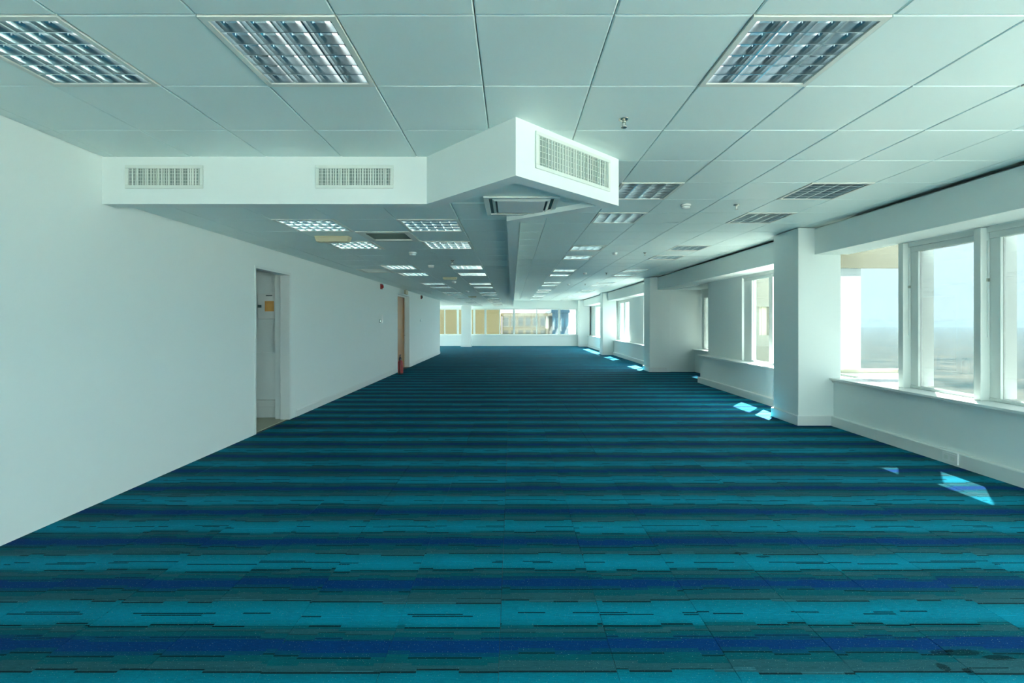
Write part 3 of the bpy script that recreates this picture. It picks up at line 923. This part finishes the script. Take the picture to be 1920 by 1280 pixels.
# ------------------------------------------------------------------ the world outside
def ground_material():
    m = bpy.data.materials.new('scrub_land'); m.use_nodes = True
    t = m.node_tree; N = t.nodes; L = t.links; b = N['Principled BSDF']
    g = N.new('ShaderNodeNewGeometry')
    n1 = N.new('ShaderNodeTexNoise'); n1.inputs['Scale'].default_value = .018; n1.inputs['Detail'].default_value = 9; n1.inputs['Roughness'].default_value = .65
    n2 = N.new('ShaderNodeTexNoise'); n2.inputs['Scale'].default_value = .12; n2.inputs['Detail'].default_value = 4
    L.new(g.outputs['Position'], n1.inputs['Vector']); L.new(g.outputs['Position'], n2.inputs['Vector'])
    ad = N.new('ShaderNodeMath'); ad.operation = 'MULTIPLY_ADD'; ad.inputs[1].default_value = .35
    L.new(n2.outputs['Fac'], ad.inputs[0]); L.new(n1.outputs['Fac'], ad.inputs[2])
    r = N.new('ShaderNodeValToRGB'); L.new(ad.outputs[0], r.inputs[0])
    el = r.color_ramp.elements
    el[0].position = .46; el[0].color = (.020, .045, .048, 1)
    el[1].position = .90; el[1].color = (.16, .15, .12, 1)
    q = el.new(.62); q.color = (.06, .08, .078, 1)
    q = el.new(.74); q.color = (.10, .11, .10, 1)
    L.new(r.outputs[0], b.inputs['Base Color'])
    b.inputs['Roughness'].default_value = 1.0; b.inputs['Specular IOR Level'].default_value = 0
    return m
GZ = -62.0
gm = MB().box(-6000, 6000, -6000, 6000, GZ-1, GZ).build('ground_land', ground_material())
tag(gm, 'hazy scrub land far below the windows', kind='structure')

BOUNCE = mat('bounce_slab_paint', (.56, .57, .52), .9, noise=.05, nscale=2)
tr = MB().box(-9, 4.94, -16, YR-.26, -.40, -.06).box(4.94, 13, -16, 2.4, -.40, -.06).build('bounce_slab', BOUNCE)  # unseen sunlit slab added to bounce light up onto the ceiling
tag(tr, 'added unseen pale slab bouncing sunlight in through the rear glazing', kind='structure')
tr = MB().box(-18, -8.25, 14, 31, -.40, -.06).build('bounce_slab.001', BOUNCE)  # second unseen slab, added to bounce sun into the wing
tag(tr, 'added unseen pale slab bouncing sunlight into the far wing', kind='structure')

# buildings beyond the far wall
BTAN = mat('tan_facade', (.22, .165, .075), .8, noise=.05, nscale=.4)
BCREAM = mat('cream_facade', (.30, .255, .165), .8, noise=.06, nscale=.5)
BBLUE = mat('blue_glass_facade', (.02, .075, .12), .35)
BWIN = mat('facade_window', (.10, .11, .09), .4)
def building(x0, x1, y0, y1, top, m, lab, cols, zrows, wcol=BWIN, base=GZ):
    r = thing('building', ((x0+x1)/2, y0, base), lab, 'building', 'buildings beyond the far windows')
    W = (x1-x0)/2
    MB().box(-W, W, 0, y1-y0, 0, top-base).build('wall', m, r)
    MB().box(-W-.15, W+.15, -.15, y1-y0+.15, top-base-.25, top-base+.15).build('roof_edge', m, r)
    if cols:
        cw = 2*W/cols
        wme = MB().box(-cw*.32, cw*.32, -.05, .05, -.55, .55).mesh('window', wcol)
        sme = MB().box(-cw*.40, cw*.40, -.18, .0, -.08, .0).mesh('window_ledge', m)
        for zr in zrows:
            for c in range(cols):
                q = link('window', wme, r); q.location = (-W+cw*(c+.5), -.03, zr-base)
                q = link('window_ledge', sme, r); q.location = (-W+cw*(c+.5), 0, zr-.56-base)
building(-14, -1.5, 56, 66, 14, BTAN, 'plain tan tower filling the windows by the far wing', 0, [])
building(-1.3, 4.6, 62, 74, 2.5, BCREAM, 'cream low block seen through the middle far windows', 6, (-2.4, -.2, 1.5))
building(5.2, 7.3, 60, 70, 2.9, BBLUE, 'blue glass block beside the cream one', 4, (-2.5, -.5, 1.4), mat('pale_pane', (.03, .13, .19), .3))

# dusty haze hanging over the land
hz = bpy.data.materials.new('dusty_haze'); hz.use_nodes = True
t = hz.node_tree; t.nodes.clear()
ou = t.nodes.new('ShaderNodeOutputMaterial'); vsn = t.nodes.new('ShaderNodeVolumePrincipled')
vsn.inputs['Color'].default_value = (.36, .50, .57, 1)
vsn.inputs['Density'].default_value = 1/4500
t.links.new(vsn.outputs[0], ou.inputs['Volume'])
o = MB().box(14, 5000, -4000, 5000, GZ+.5, 8).build('haze', hz)
tag(o, 'pale dusty haze over the land below', 'haze', kind='stuff')
